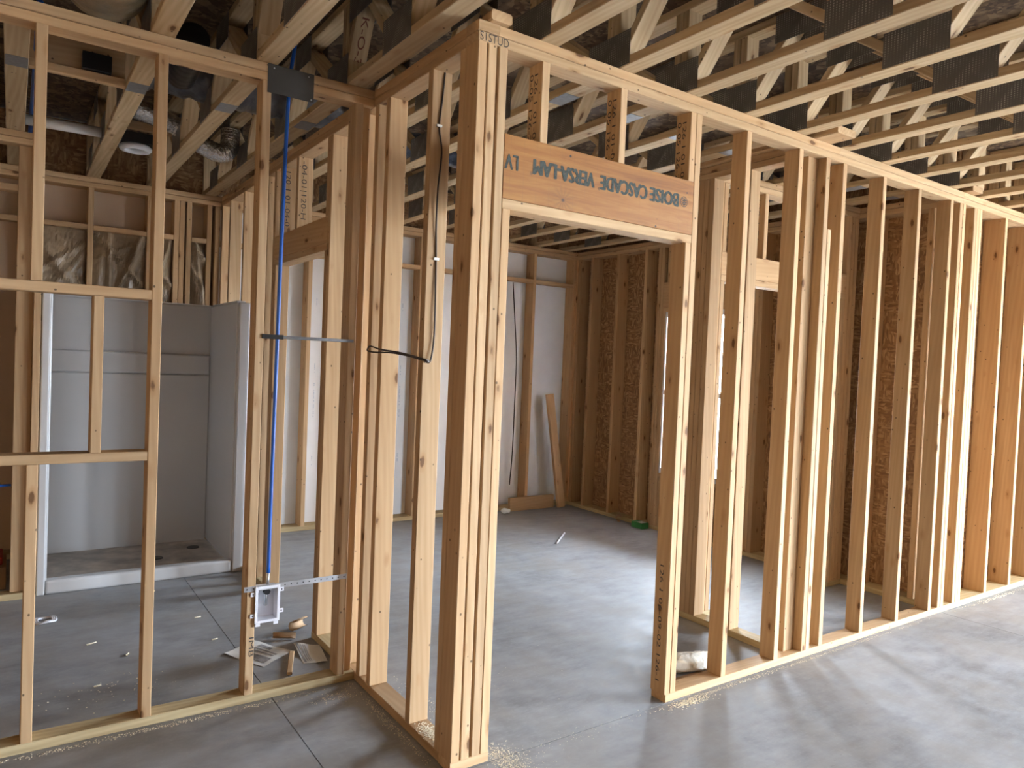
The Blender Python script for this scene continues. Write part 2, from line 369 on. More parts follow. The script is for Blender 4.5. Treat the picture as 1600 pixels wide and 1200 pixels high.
# --- wall_right: the wall with the wide door header, front face y = 0
WR = wall('wall_right', (0, 0.045, 0), 'open stud wall with the lettered door header')
plates(WR, 'x', 0.0, 3.724, 0.0, 0.089, splits_top=(), splits_up=(0.0895, 2.30), botlist=[(0.0, 0.168), (1.137, 3.724)], sole='wood')
def studs(w, xs, y, z=(ZB, ZT), t=SP, name='stud', jit=0.0):
    out = []
    for x in xs: out.append(lum(name, w, (x, x + t), (y[0], y[1]), z))
    return out
studs(WR, [0.0005, 0.0435, 0.0915], (0.0005, 0.0885))
lum('jack_stud', WR, (0.131, 0.168), (0.0005, 0.0885), (ZB, 2.108))
jk = lum('jack_stud', WR, (1.1265, 1.1635), (0.0005, 0.0885), (ZB, 2.108))
studs(WR, [1.1645, 1.520, 1.938, 2.180, 2.340, 2.748, 3.152, 3.558, 3.684], (0.0005, 0.0885))
lum('edge_strip', WR, (2.2195, 2.256), (0.0005, 0.05), (ZB, 2.32))
lum('stud', WR, (2.092, 2.179), (0.0505, 0.0885), (ZB, ZT))
hd = lum('header', WR, (0.1305, 1.1635), (0.0, 0.089), (2.147, 2.386), 'lvl', 'x', 0.001)
lum('header_plate', WR, (0.1305, 1.1635), (0.0, 0.089), (2.1085, 2.1465))
crip = studs(WR, [0.290, 0.699, 1.1255], (0.0005, 0.0885), (2.3865, ZT), name='cripple_stud')
bpy.context.view_layer.update()
dn = (0, 0, -1)
for s, xa, xb in (('BOISE', 1.066, 0.891), ('CASCADE', 0.871, 0.608), ('VERSA-LAM', 0.572, 0.268)):
    text(hd, s, (xa, 0.0, 2.315), (-1, 0, 0), dn, 0.056, 'ink_grey', width=xa - xb, name='stencil_lettering', fat=0.0023)
text(hd, 'LV', (0.193, 0.0, 2.312), (-1, 0, 0), dn, 0.055, 'ink_grey', width=0.058, name='stencil_lettering', fat=0.0012)
text(hd, '®', (0.606, 0.0, 2.266), (-1, 0, 0), dn, 0.012, 'ink_grey', name='stencil_lettering')
text(hd, '®', (0.263, 0.0, 2.266), (-1, 0, 0), dn, 0.012, 'ink_grey', name='stencil_lettering')
# round tree emblem
bm = bmesh.new()
def ring2(bm, r0, r1, n=28):
    a = [bm.verts.new((r0 * math.cos(2 * math.pi * k / n), 0, r0 * math.sin(2 * math.pi * k / n))) for k in range(n)]
    b = [bm.verts.new((r1 * math.cos(2 * math.pi * k / n), 0, r1 * math.sin(2 * math.pi * k / n))) for k in range(n)]
    for k in range(n): bm.faces.new((a[k], a[(k + 1) % n], b[(k + 1) % n], b[k]))
ring2(bm, 0.0235, 0.0205)
for z0, w_ in ((0.014, 0.014), (0.006, 0.0165), (-0.003, 0.0165), (-0.011, 0.012)):
    for s in (-1, 1):
        q = [bm.verts.new(p) for p in ((0, 0, z0 - 0.0055), (s * w_, 0, z0), (s * w_, 0, z0 + 0.004), (0, 0, z0 - 0.001))]
        bm.faces.new(q if s > 0 else q[::-1])
q = [bm.verts.new(p) for p in ((-0.0016, 0, -0.019), (0.0016, 0, -0.019), (0.0016, 0, 0.019), (-0.0016, 0, 0.019))]; bm.faces.new(q)
o = link('stencil_emblem', mesh_from(bm), 'ink_grey', hd); o.matrix_basis = hd.matrix_world.inverted() @ Matrix.Translation((1.103, -0.0009, 2.287))
def stampcol(st, x, s, y, z, h=0.026, mat='ink', wd=None):
    text(st, s, (x, y, z), dn, (0, -1, 0), h, mat, width=wd)
for c_ in crip:
    xx = c_.matrix_world.translation.x - SP / 2
    stampcol(c_, xx, '126 1 01-0', 0.048, 2.655, 0.022, wd=0.25); stampcol(c_, xx, '0-05 126-2', 0.078, 2.66, 0.022, wd=0.26)
stampcol(jk, 1.1265, '126 1 06-09-02 126-1', 0.058, 0.63, 0.022, wd=0.54)
text(WR, 'S1STUD', (0.006, 0, 2.697), (1, 0, 0), (0, 0, 1), 0.03, 'ink', width=0.125)

# --- wall_right_extension: deeper exterior wall beyond the plate joint
WX = wall('wall_far_right', (4.7, 0.07, 0), 'deeper exterior stud wall continuing past the plate joint at far right')
plates(WX, 'x', 3.7255, 6.99, 0.0, 0.140, splits_up=(3.79,))
for x in (3.7265, 3.886, 3.925, 3.964, 4.360, 4.755, 5.150, 5.556, 5.962, 6.37, 6.78):
    lum('stud', WX, (x, x + SP), (0.0005, 0.1395), (ZB, ZT))
for i in range(3): boxes('sheathing_panel', [((3.87 + i * 1.22, 3.87 + i * 1.22 + 1.217), (0.1405, 0.152), (0, H))], 'osb', WX)

# --- wall_corner: short return wall, left face x = 0
WL = wall('wall_corner_return', (0.045, 0.46, 0), 'short stud wall returning from the door corner')
plates(WL, 'y', 0.0895, 1.0085, 0.0, 0.089, sole='wood')
for a in (0.0905, 0.343, 0.743, 0.863): lum('stud', WL, (0.0005, 0.0885), (a, a + SP), (ZB, ZT))
# --- wall_left: wall with the niche framing and the water box, front face y = .92
WW = wall('wall_left', (-1.0, 0.965, 0), 'open stud wall with blocking for a recessed niche')
plates(WW, 'x', -2.40, -0.0005, D, D + 0.089)
lum('stud', WW, (-1.315, -1.277), (D, D + 0.0885), (1.764, ZT)); lum('stud', WW, (-1.315, -1.277), (D, D + 0.0885), (ZB, 1.082))
wst = studs(WW, [-2.12, -1.72, -0.911, -0.508, -0.088], (D, D + 0.0885))
lum('stud', WW, (-0.0425, -0.0045), (D + 0.03, D + 0.0885), (ZB, ZT))
lum('blocking', WW, (-1.682, -0.912), (D, D + 0.0885), (1.7245, 1.763)); lum('blocking', WW, (-1.682, -0.912), (D, D + 0.0885), (1.0825, 1.120))
lum('cripple_stud', WW, (-1.112, -1.075), (D, D + 0.0885), (1.1205, 1.724))
bpy.context.view_layer.update()
text(wst[3], 'IMB', (-0.492, D, 0.29), dn, (1, 0, 0), 0.02, 'ink', width=0.085)
# --- wall_middle: continues back from the corner, with the inner door opening
WM = wall('wall_middle', (0.045, 2.4, 0), 'stud wall running back beside the shower with a door opening')
plates(WM, 'y', 1.0095, 3.905, 0.0, 0.089, botlist=[(1.0095, 1.516), (2.39, 3.905)])
for a in (1.02, 1.44, 2.43, 2.60, 2.79, 3.19, 3.60, 3.862): lum('stud', WM, (0.0005, 0.0885), (a, a + SP), (ZB, ZT))
lum('jack_stud', WM, (0.0005, 0.0885), (1.479, 1.516), (ZB, 2.092)); lum('jack_stud', WM, (0.0005, 0.0885), (2.390, 2.4285), (ZB, 2.092))
lum('header', WM, (0.0, 0.089), (1.479, 2.429), (2.132, 2.275)); lum('header_plate', WM, (0.0, 0.089), (1.479, 2.429), (2.093, 2.1315))
mc = [lum('cripple_stud', WM, (0.0005, 0.0885), (a, a + SP), (2.2755, ZT)) for a in (1.479, 1.995, 2.30)]
bpy.context.view_layer.update()
for c_, s in ((mc[1], '-04-01|120-H'), (mc[2], '120 1 01-04-0')):
    y0 = c_.matrix_world.translation.y - SP / 2
    text(c_, s, (0.022, y0, 2.67), dn, (1, 0, 0), 0.03, 'ink', width=0.34)
# --- closet walls behind the right wall
WQ = wall('wall_closet_side', (2.135, 0.44, 0), 'short closet side wall behind the right stud wall')
plates(WQ, 'y', 0.0895, 0.870, 2.091, 2.180)
for a in (0.411, 0.674, 0.713, 0.752, 0.792, 0.831): lum('stud', WQ, (2.0915, 2.1795), (a, a + SP - 0.0005), (ZB, ZT))
WS = wall('wall_closet_back', (2.95, 0.745, 0), 'closet door wall behind the right stud wall')
plates(WS, 'x', 2.1805, 3.719, 0.70, 0.789, botlist=[(2.1805, 2.27), (3.548, 3.719)])
studs(WS, [2.182, 3.59, 3.634, 3.68], (0.7005, 0.7885))
lum('jack_stud', WS, (2.221, 2.259), (0.7005, 0.7885), (ZB, 2.092)); lum('jack_stud', WS, (3.549, 3.587), (0.7005, 0.7885), (ZB, 2.092))
sh = lum('header', WS, (2.221, 3.588), (0.70, 0.789), (2.132, 2.275)); lum('header_plate', WS, (2.221, 3.588), (0.70, 0.789), (2.093, 2.1315))
sc = studs(WS, [2.222, 2.62, 3.03, 3.43], (0.7005, 0.7885), (2.2755, ZT), name='cripple_stud')
bpy.context.view_layer.update()
text(sc[1], '120 1 01', (2.62, 0.765, 2.66), dn, (0, -1, 0), 0.024, 'ink', width=0.26)
# --- wall_east: exterior wall with OSB and a window
WE = wall('wall_east', (3.79, 2.0, 0), 'exterior stud wall with brown strand board sheathing')
E0, E1 = 3.72, 3.86
plates(WE, 'y', 0.1415, 4.05, E0, E1)
for a in (0.18, 0.56, 0.83, 1.10, 2.66, 2.848, 3.25, 3.652, 3.86, 3.905): lum('stud', WE, (E0 + 0.0005, E1 - 0.0005), (a, a + SP), (ZB, ZT))
wy0, wy1, wz0, wz1 = 1.62, 2.58, 0.55, 2.095
for a in (1.502, 1.541, 2.621): lum('stud', WE, (E0 + 0.0005, E1 - 0.0005), (a, a + SP), (ZB, ZT))
for a in (1.581, 2.582): lum('jack_stud', WE, (E0 + 0.0005, E1 - 0.0005), (a, a + SP), (ZB, 2.118))
lum('header', WE, (E0, E1), (1.581, 2.62), (2.119, 2.36)); lum('header_plate', WE, (E0, E1), (1.6205, 2.5815), (2.0805, 2.1185))
lum('window_sill_plate', WE, (E0, E1), (1.6205, 2.5815), (0.512, 0.55))
for a in (1.64, 2.0, 2.3, 2.54): lum('cripple_stud', WE, (E0 + .0005, E1 - .0005), (a, a + SP), (ZB, 0.512)); lum('cripple_stud', WE, (E0 + .0005, E1 - .0005), (a, a + SP), (2.3605, ZT))
def osbp(y0, y1, z0, z1): boxes('sheathing_panel', [((E1 + 0.0005, E1 + 0.012), (y0, y1), (z0, z1))], 'osb', WE)
osbp(0.1525, 1.017, 0, H); osbp(1.02, 1.617, 0, H); osbp(1.62, 2.58, 0, 0.53); osbp(1.62, 2.58, 2.10, H); osbp(2.583, 4.10, 0, H)
WN = empty('window_1', (E1 - 0.03, 2.10, 0.55), 'white framed window in the strand board wall', None, None, 'structure')
yy0, yy1, zz0, zz1 = 1.622, 2.578, 0.552, 2.079
fx = (E0 + 0.004, E1 - 0.02)
boxes('window_frame', [(fx, (yy0, yy0 + 0.018), (zz0, zz1)), (fx, (yy1 - 0.018, yy1), (zz0, zz1)), (fx, (yy0 + 0.018, yy1 - 0.018), (zz0, zz0 + 0.05)), (fx, (yy0 + 0.018, yy1 - 0.018), (zz1 - 0.05, zz1)), (fx, (yy0 + 0.018, yy1 - 0.018), (1.30, 1.345))], 'white_plastic', WN)
boxes('window_pane', [((E1 - 0.03, E1 - 0.026), (yy0 + 0.018, yy1 - 0.018), (zz0 + 0.05, 1.30))], 'glass', WN)
boxes('window_pane', [((E1 - 0.03, E1 - 0.026), (yy0 + 0.018, yy1 - 0.018), (1.345, zz1 - 0.05))], 'glass', WN)
# --- wall_back
YB = 3.91
WB = wall('wall_back', (1.0, YB + 0.07, 0), 'exterior back stud wall with white and tan sheathing')
plates(WB, 'x', -4.0, 3.719, YB, YB + 0.140, splits_top=(0.04,), splits_up=(0.045, 2.2))
bx = [-3.75, -3.35, -2.94, -2.53, -2.13, -1.72, -1.33, -0.925, -0.534, -0.344, -0.304, -0.254, -0.104, -0.042, 0.09, 0.32, 0.728, 1.134, 1.54, 1.80, 2.35, 2.76, 3.128, 3.67]
for x in bx: lum('stud', WB, (x, x + SP - 0.001), (YB + 0.0005, YB + 0.1395), (ZB, ZT))
for a, b in zip(bx, bx[1:]):
    if b - a > 0.1: lum('blocking', WB, (a + SP, b - 0.0015), (YB + 0.0005, YB + 0.1), (2.385, 2.423))
for i in range(4): boxes('sheathing_panel', [((-4.0 + i * 1.01, -4.0 + i * 1.01 + 1.01), (YB + 0.1405, YB + 0.165), (0, H))], 'tan_sheath', WB)
for i in range(3): boxes('sheathing_panel', [((0.042 + i * 1.262, 0.042 + i * 1.262 + 1.262), (YB + 0.1405, YB + 0.165), (0, H))], 'white_sheath', WB)
bm = bmesh.new()
for x0 in (1.64, 1.70, 0.86, 2.84):
    for z0, n in ((1.98, 6), (1.38, 7), (0.98, 22), (0.55, 6)):
        for k in range(n):
            if random.random() < 0.75: bm_box(bm, (x0 - 0.0035, x0 + 0.0035), (-0.0015, 0), (z0 + k * 0.014, z0 + k * 0.014 + random.choice((0.005, 0.009, 0.011))))
link('sheathing_print', mesh_from(bm), 'ink_pale', WB, (0, YB + 0.1405, 0))
# --- wall_bath: short wall left of the shower
WP = wall('wall_bath', (-2.6, 2.95, 0), 'stud wall left of the shower stall')
plates(WP, 'x', -4.0, -1.225, 2.90, 2.989)
for x in (-3.6, -3.2, -2.8, -2.4, -2.0, -1.264): lum('stud', WP, (x, x + SP), (2.9005, 2.9885), (ZB, ZT))
lum('stud', WP, (-1.352, -1.2645), (2.945, 2.983), (ZB, ZT))
lum('blocking', WP, (-1.962, -1.353), (2.9005, 2.9885), (2.42, 2.458))

# ------------------------------------------------------------------ outer shell of the front room (out of frame)
WSO = wall('wall_south', (2.0, -9.05, 0), 'exterior wall behind the camera with a doorway added for daylight')
def shell(w, lst, mat='osb'):
    for b in lst: boxes('sheathing_panel', [b], mat, w)
ys = (-9.1, -9.0)
shell(WSO, [((-4.1, 5.2), ys, (0, 3.2)), ((5.2, 6.4), ys, (2.15, 3.2)), ((6.4, 7.1), ys, (0, 3.2))])  # the unseen doorway gap is added to bring in more light
WEO = wall('wall_front_east', (7.05, -3.5, 0), 'exterior wall of the front room with large openings')
xs_ = (7.0, 7.1)
shell(WEO, [(xs_, (-9.0, -6.2), (0, 3.2)), (xs_, (-6.2, -2.2), (2.15, 3.2)), (xs_, (-2.2, 0.15), (0, 3.2))])
WWO = wall('wall_west', (-4.05, -1.5, 0), 'exterior wall far left')
xw = (-4.1, -4.0)
shell(WWO, [(xw, (-9.0, -1.6), (0, 3.2)), (xw, (-1.6, 4.1), (0, 3.2))])
# rim boards closing the floor cavity
TR = wall('trim_1', (0, 4.06, H), 'rim boards closing the ends of the floor trusses')
for x in ((-4.0, 1.0), (1.0, 3.872)): boxes('rim_board', [(x, (4.02, 4.055), (H, 3.176))], 'osb', TR)
boxes('rim_board', [((3.873, 3.90), (0.155, 4.055), (H, 3.176))], 'osb', TR); boxes('rim_board', [((3.901, 7.0), (0.12, 0.152), (H, 3.176))], 'osb', TR)

# ------------------------------------------------------------------ subfloor above (ceiling)
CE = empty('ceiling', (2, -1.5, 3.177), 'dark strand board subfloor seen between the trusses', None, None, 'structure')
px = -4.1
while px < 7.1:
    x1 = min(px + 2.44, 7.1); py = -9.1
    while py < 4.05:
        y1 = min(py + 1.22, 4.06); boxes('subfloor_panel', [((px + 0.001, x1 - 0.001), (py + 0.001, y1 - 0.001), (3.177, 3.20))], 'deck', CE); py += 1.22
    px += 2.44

# ------------------------------------------------------------------ floor trusses
ZC0, ZC1, ZT0, ZT1 = H + 0.0005, H + SP, 3.138, 3.176
TW = 0.089
def web_mesh(dy, dz, mat='truss_wood'):
    l = math.hypot(dy, dz); return prism_mesh(TW - 0.002, 0.036, l, mat)
def plate_obj(parent, x, y0, y1, z0, z1, name='truss_plate', mat='teeth'):
    key = ('pl', round(y1 - y0, 3), round(z1 - z0, 3), mat)
    if key not in _cache:
        bm = bmesh.new(); bm_box(bm, (-0.001, 0.001), (-(y1 - y0) / 2, (y1 - y0) / 2), (-(z1 - z0) / 2, (z1 - z0) / 2)); _cache[key] = mesh_from(bm); _cache[key].materials.append(M[mat])
    return link(name, _cache[key], None, parent, (x, (y0 + y1) / 2, (z0 + z1) / 2))
ORD = ['first', 'second', 'third', 'fourth', 'fifth', 'sixth', 'seventh', 'eighth', 'ninth', 'tenth', 'eleventh', 'twelfth', 'thirteenth', 'fourteenth', 'fifteenth', 'sixteenth']
def truss(x0, yend, left, label):
    t = empty('floor_truss', (x0 + TW / 2, 0, H), label, 'truss', 'open-web floor trusses overhead')
    X = (x0, x0 + TW)
    lum('bottom_chord', t, X, (-8.95, yend), (ZC0, ZC1), 'truss_wood', 'y'); lum('top_chord', t, X, (-8.95, yend), (ZT0, ZT1), 'truss_wood', 'y')
    if left: bj = [0.42 - 0.86 * k for k in range(7, -1, -1)] + [1.06, 1.92, 2.78, 3.60]; posts = (0.935, 0.975); sp = (1.58, 1.72)
    else: bj = [0.07 - 0.86 * k for k in range(7, -1, -1)] + [0.93, 1.79, 2.65, 3.45]; posts = (0.008, 0.050); sp = (0.36, 0.50)
    bj = [b for b in bj if b < yend - 0.15]
    for p in posts: lum('post', t, (X[0] + 0.001, X[1] - 0.001), (p, p + 0.038), (ZC1, ZT0), 'truss_wood')
    lum('post', t, (X[0] + 0.001, X[1] - 0.001), (yend - 0.04, yend - 0.001), (ZC1, ZT0), 'truss_wood')
    tops = []
    for a, b in zip(bj, bj[1:]):
        tp = b - 0.40 * (b - a); tops.append(tp)
        for (p, q) in ((b - 0.07, tp + 0.03), (a + 0.07, tp - 0.03)):
            z0, z1 = ZC1 + 0.012, ZT0 - 0.012; dy = q - p
            ang = math.atan2(dy, z1 - z0)
            link('web', web_mesh(dy, z1 - z0), None, t, (x0 + TW / 2, (p + q) / 2, (z0 + z1) / 2), (-ang, 0, 0))
    vis = [b for b in bj if b > -3.6]
    for b in vis:
        for xx in (x0 - 0.0012, x0 + TW + 0.0012): plate_obj(t, xx, b - 0.128, b + 0.128, H + 0.004, H + 0.144)
    for tp in tops:
        if tp > -3.2:
            for xx in (x0 - 0.0012, x0 + TW + 0.0012): plate_obj(t, xx, tp - 0.125, tp + 0.125, 3.046, 3.172)
    boxes('splice_plate', [((x0 + 0.002, x0 + TW - 0.002), sp, (H - 0.0012, H + 0.0004))], 'splice', t)
    return t
xsT = [-.94 + .406 * k for k in range(0, 17)]
trs = {}
for k, x in enumerate(xsT):
    left = k < 3
    if left: lab = f'open-web floor truss over the bathroom, {ORD[2 - k]} one to the left of the corner post'
    else: lab = f'open-web floor truss over the front room, {ORD[k - 3]} one to the right of the corner post'
    yend = 4.018 if x < 3.75 else 0.118
    trs[k] = truss(x, yend, left, lab)
truss(-1.416, 4.018, True, 'open-web floor truss over the bathroom, leftmost one in view')
truss(-1.83, 4.018, True, 'open-web floor truss over the bathroom, just beyond the left edge')
# marker writing on a web
bpy.context.view_layer.update()
dw = Vector((0, 0.156, -0.306)).normalized(); nw = dw.cross(Vector((1, 0, 0)))
mid = Vector((xsT[2] + TW / 2, 0.912, 2.973)) + nw * 0.019 - dw * 0.10 - Vector((0.016, 0, 0))
text(trs[2], 'K-O-3', mid, dw, (1, 0, 0), 0.034, 'ink_red', width=0.2, name='marker_writing')
# ceiling backing boards lying on the wall lines
def backing(x, y, z, label):
    o = lum('backing_board', None, x, y, z, 'wood', 'y', 0.006); tag(o, label, 'board', 'backing boards on top of the walls'); return o
backing((0.040, 0.129), (-0.02, 0.9), (H + 0.0005, H + 0.04), 'pale board lying flat on top of the corner return wall')
backing((2.06, 2.22), (-0.13, 0.78), (H + 0.0005, H + 0.038), 'pale board on the top plate above the closet side wall')
backing((3.73, 3.87), (-0.05, 0.10), (H + 0.0005, H + 0.038), 'short pale board on the top plate at the plate joint')

# ------------------------------------------------------------------ shower stall
SHW = empty('shower_stall', (-0.61, 2.92, 0), 'white one-piece fibreglass shower stall behind the left stud wall', 'shower')
x0, x1, y0, y1, zt = -1.22, -0.004, 2.92, 3.80, 1.875
boxes('back_panel', [((x0 + 0.03, x1 - 0.03), (y1 - 0.05, y1 - 0.02), (0.06, zt))], 'fiberglass', SHW, 0.008)
boxes('side_panel', [((x0 + 0.03, x0 + 0.055), (y0 + 0.03, y1 - 0.04), (0.06, zt))], 'fiberglass', SHW, 0.006)
boxes('side_panel', [((x1 - 0.085, x1 - 0.06), (y0 + 0.03, y1 - 0.04), (0.06, zt))], 'fiberglass', SHW, 0.006)
boxes('front_flange', [((x0, x0 + 0.045), (y0, y0 + 0.035), (0.0, zt))], 'fiberglass', SHW, 0.008, 3)
boxes('front_flange', [((x1 - 0.075, x1), (y0, y0 + 0.035), (0.0, zt))], 'fiberglass', SHW, 0.008, 3)
boxes('top_flange', [((x0 + 0.02, x1 - 0.02), (y1 - 0.045, y1), (zt, zt + 0.012)), ((x1 - 0.085, x1 - 0.03), (y0 + 0.03, y1 - 0.046), (zt, zt + 0.012)), ((x0, x0 + 0.055), (y0 + 0.03, y1 - 0.046), (zt, zt + 0.012))], 'fiberglass', SHW)
boxes('shelf_ledge', [((x0 + 0.056, x1 - 0.086), (y1 - 0.085, y1 - 0.049), (1.345, 1.50))], 'fiberglass', SHW, 0.014, 3)
boxes('lower_panel', [((x0 + 0.056, x1 - 0.086), (y1 - 0.068, y1 - 0.049), (0.045, 1.34))], 'fiberglass', SHW, 0.006)
boxes('threshold', [((x0 + 0.045, x1 - 0.075), (y0 + 0.002, y0 + 0.085), (0.0, 0.086))], 'fiberglass', SHW, 0.015, 3)
pan = boxes('pan', [((x0 + 0.055, x1 - 0.085), (y0 + 0.085, y1 - 0.05), (0.0, 0.055))], 'pan_dirt', SHW)
bm = bmesh.new(); bmesh.ops.create_cone(bm, cap_ends=True, segments=24, radius1=0.045, radius2=0.04, depth=0.006)
dr = mesh_from(bm); dr.materials.append(M['dark_steel'])
link('drain', dr, None, pan, (-0.50, 3.30, 0.058)); link('drain', dr, None, pan, (-0.22, 3.50, 0.058))

# ------------------------------------------------------------------ kraft insulation batts in the back wall above the shower
def batt(x0, x1, z0, z1, y, label, seed):
    rnd = random.Random(seed); nx, nz = 26, 30; bm = bmesh.new()
    w, h = x1 - x0, z1 - z0; folds = [(rnd.uniform(0, w), rnd.uniform(0, h), rnd.uniform(-1.2, 1.2), rnd.uniform(0.01, 0.03), rnd.uniform(22, 60)) for _ in range(9)]
    g = []
    for j in range(nz + 1):
        for i in range(nx + 1):
            u, v = i / nx * w, j / nz * h
            d = 0.028 * max(0.0, math.sin(math.pi * i / nx)) ** 0.6 * (0.55 + 0.45 * max(0.0, math.sin(math.pi * j / nz)) ** 0.5)
            for fx_, fz_, a, am, fr in folds:
                s = (u - fx_) * math.cos(a) + (v - fz_) * math.sin(a); d += am * math.exp(-(s * fr) ** 2)
            d += rnd.uniform(-0.002, 0.002); g.append(bm.verts.new((u - w / 2, -d, v)))
    for j in range(nz):
        for i in range(nx):
            a = j * (nx + 1) + i; bm.faces.new((g[a], g[a + 1], g[a + nx + 2], g[a + nx + 1]))
    # body behind the facing
    bm_box(bm, (-w / 2 + 0.004, w / 2 - 0.004), (0.002, 0.07), (0.003, h - 0.003))
    o = link('insulation_batt', mesh_from(bm), 'kraft', None, ((x0 + x1) / 2, y, z0)); tag(o, label, 'insulation', 'kraft-faced insulation batts above the shower'); return o
yb = YB + 0.06
batt(-1.289, -0.93, 1.70, 2.383, yb, 'crumpled kraft-faced insulation batt above the left end of the shower', 1)
batt(-0.884, -0.537, 1.70, 2.383, yb, 'kraft-faced insulation batt in the middle bay above the shower', 2)
batt(-0.494, -0.347, 1.70, 2.383, yb, 'narrow kraft-faced insulation batt left of the triple stud', 3)
batt(-0.215, -0.107, 1.70, 2.383, yb, 'narrow kraft-faced insulation strip right of the triple stud', 4)

# ------------------------------------------------------------------ plumbing and electrical
PT = tube('blue_water_tube', [(-0.34, 0.965, 3.05), (-0.366, 0.965, 2.86), (-0.384, 0.965, 2.64), (-0.395, 0.962, 2.0), (-0.40, 0.96, 1.5), (-0.407, 0.955, 0.9), (-0.412, 0.942, 0.56)], 0.0085, 'blue')
tag(PT, 'blue plastic water tube hanging down through the left stud wall', 'pipe')
cp = tube('brass_fitting', [(-0.412, 0.942, 0.562), (-0.4125, 0.942, 0.50)], 0.0065, 'steel', PT, sm=0)
NP = boxes('nail_plate', [((-0.488, -0.287), (D - 0.0022, D - 0.0004), (2.646, 2.768))], 'dark_steel'); tag(NP, 'dark rectangular steel nail plate over the top plates', 'plate')
bm = bmesh.new()
sph = []
for (a, b) in ((-0.462, 2.752), (-0.312, 2.752), (-0.298, 2.655)):
    bm2 = bmesh.new(); bmesh.ops.create_uvsphere(bm2, u_segments=8, v_segments=6, radius=0.0035); link('nail_head', mesh_from(bm2), 'steel', NP, (a, D - 0.003, b))
bm.free()
BR = empty('support_bar', (-0.29, D - 0.004, 1.60), 'grey telescoping support bar with a black end across the blue tube', 'bar')
boxes('bar_body', [((-0.395, -0.062), (D - 0.007, D - 0.0008), (1.597, 1.611))], 'grey_steel', BR, 0.0012)
boxes('bar_end', [((-0.478, -0.386), (D - 0.008, D - 0.0004), (1.594, 1.614))], 'black_steel', BR, 0.0012)
ST = empty('perforated_strap', (-0.29, D - 0.003, 0.50), 'galvanised perforated strap holding the white water box', 'strap')
boxes('strap_body', [((-0.520, -0.055), (D - 0.0022, D - 0.0006), (0.492, 0.515))], 'steel', ST)
hm = None
for k in range(17):
    bm = bmesh.new() if hm is None else None
    if hm is None:
        bmesh.ops.create_circle(bm, cap_ends=True, segments=10, radius=0.0032); bmesh.ops.rotate(bm, verts=bm.verts, matrix=Matrix.Rotation(math.pi / 2, 3, 'X')); hm = mesh_from(bm); hm.materials.append(M['dark_plastic'])
    link('hole', hm, None, ST, (-0.508 + k * 0.0275, D - 0.0028, 0.5035))
# water outlet box
BXO = empty('water_outlet_box', (-0.42, D - 0.01, 0.34), 'white plastic water outlet box on the stud below the blue tube', 'outlet box')
bx0, bx1, bz0, bz1 = -0.474, -0.366, 0.350, 0.512
yf = D - 0.012
boxes('face_rim', [((bx0, bx0 + 0.012), (yf, yf + 0.006), (bz0, bz1)), ((bx1 - 0.012, bx1), (yf, yf + 0.006), (bz0, bz1)), ((bx0 + 0.012, bx1 - 0.012), (yf, yf + 0.006), (bz1 - 0.014, bz1)), ((bx0 + 0.012, bx1 - 0.012), (yf, yf + 0.006), (bz0, bz0 + 0.012))], 'white_plastic', BXO, 0.0015)
boxes('box_back', [((bx0 + 0.008, bx1 - 0.008), (yf + 0.062, yf + 0.066), (bz0 + 0.008, bz1 - 0.01))], 'white_plastic', BXO)
boxes('box_side', [((bx0 + 0.006, bx0 + 0.010), (yf + 0.0065, yf + 0.062), (bz0 + 0.008, bz1 - 0.01)), ((bx1 - 0.010, bx1 - 0.006), (yf + 0.0065, yf + 0.062), (bz0 + 0.008, bz1 - 0.01)), ((bx0 + 0.0105, bx1 - 0.0105), (yf + 0.0065, yf + 0.062), (bz0 + 0.006, bz0 + 0.010)), ((bx0 + 0.0105, bx1 - 0.0105), (yf + 0.0065, yf + 0.062), (bz1 - 0.012, bz1 - 0.008))], 'white_plastic', BXO)
for (a, b) in ((bx0 - 0.018, 0.47), (bx0 - 0.018, 0.375), (bx1 - 0.002, 0.478), (bx1 - 0.002, 0.383)):
    t_ = boxes('mounting_tab', [((a, a + 0.02), (yf + 0.006, yf + 0.0095), (b, b + 0.018))], 'white_plastic', BXO, 0.001)
    link('screw', hm, None, t_, (a + 0.01, yf + 0.0052, b + 0.009))
for a in (bx0 + 0.004, bx1 - 0.026): boxes('foot', [((a, a + 0.02), (yf, yf + 0.005), (bz0 - 0.014, bz0 - 0.0005))], 'white_plastic', BXO, 0.001)
va = tube('valve', [(-0.42, yf + 0.035, 0.50), (-0.42, yf + 0.035, 0.415)], 0.0085, 'steel', BXO, sm=0)
bm = bmesh.new(); bmesh.ops.create_cone(bm, cap_ends=True, segments=8, radius1=0.016, radius2=0.014, depth=0.014); bmesh.ops.rotate(bm, verts=bm.verts, matrix=Matrix.Rotation(math.pi / 2, 3, 'X'))
link('handle', mesh_from(bm), 'dark_plastic', va, (-0.42, yf + 0.018, 0.482))
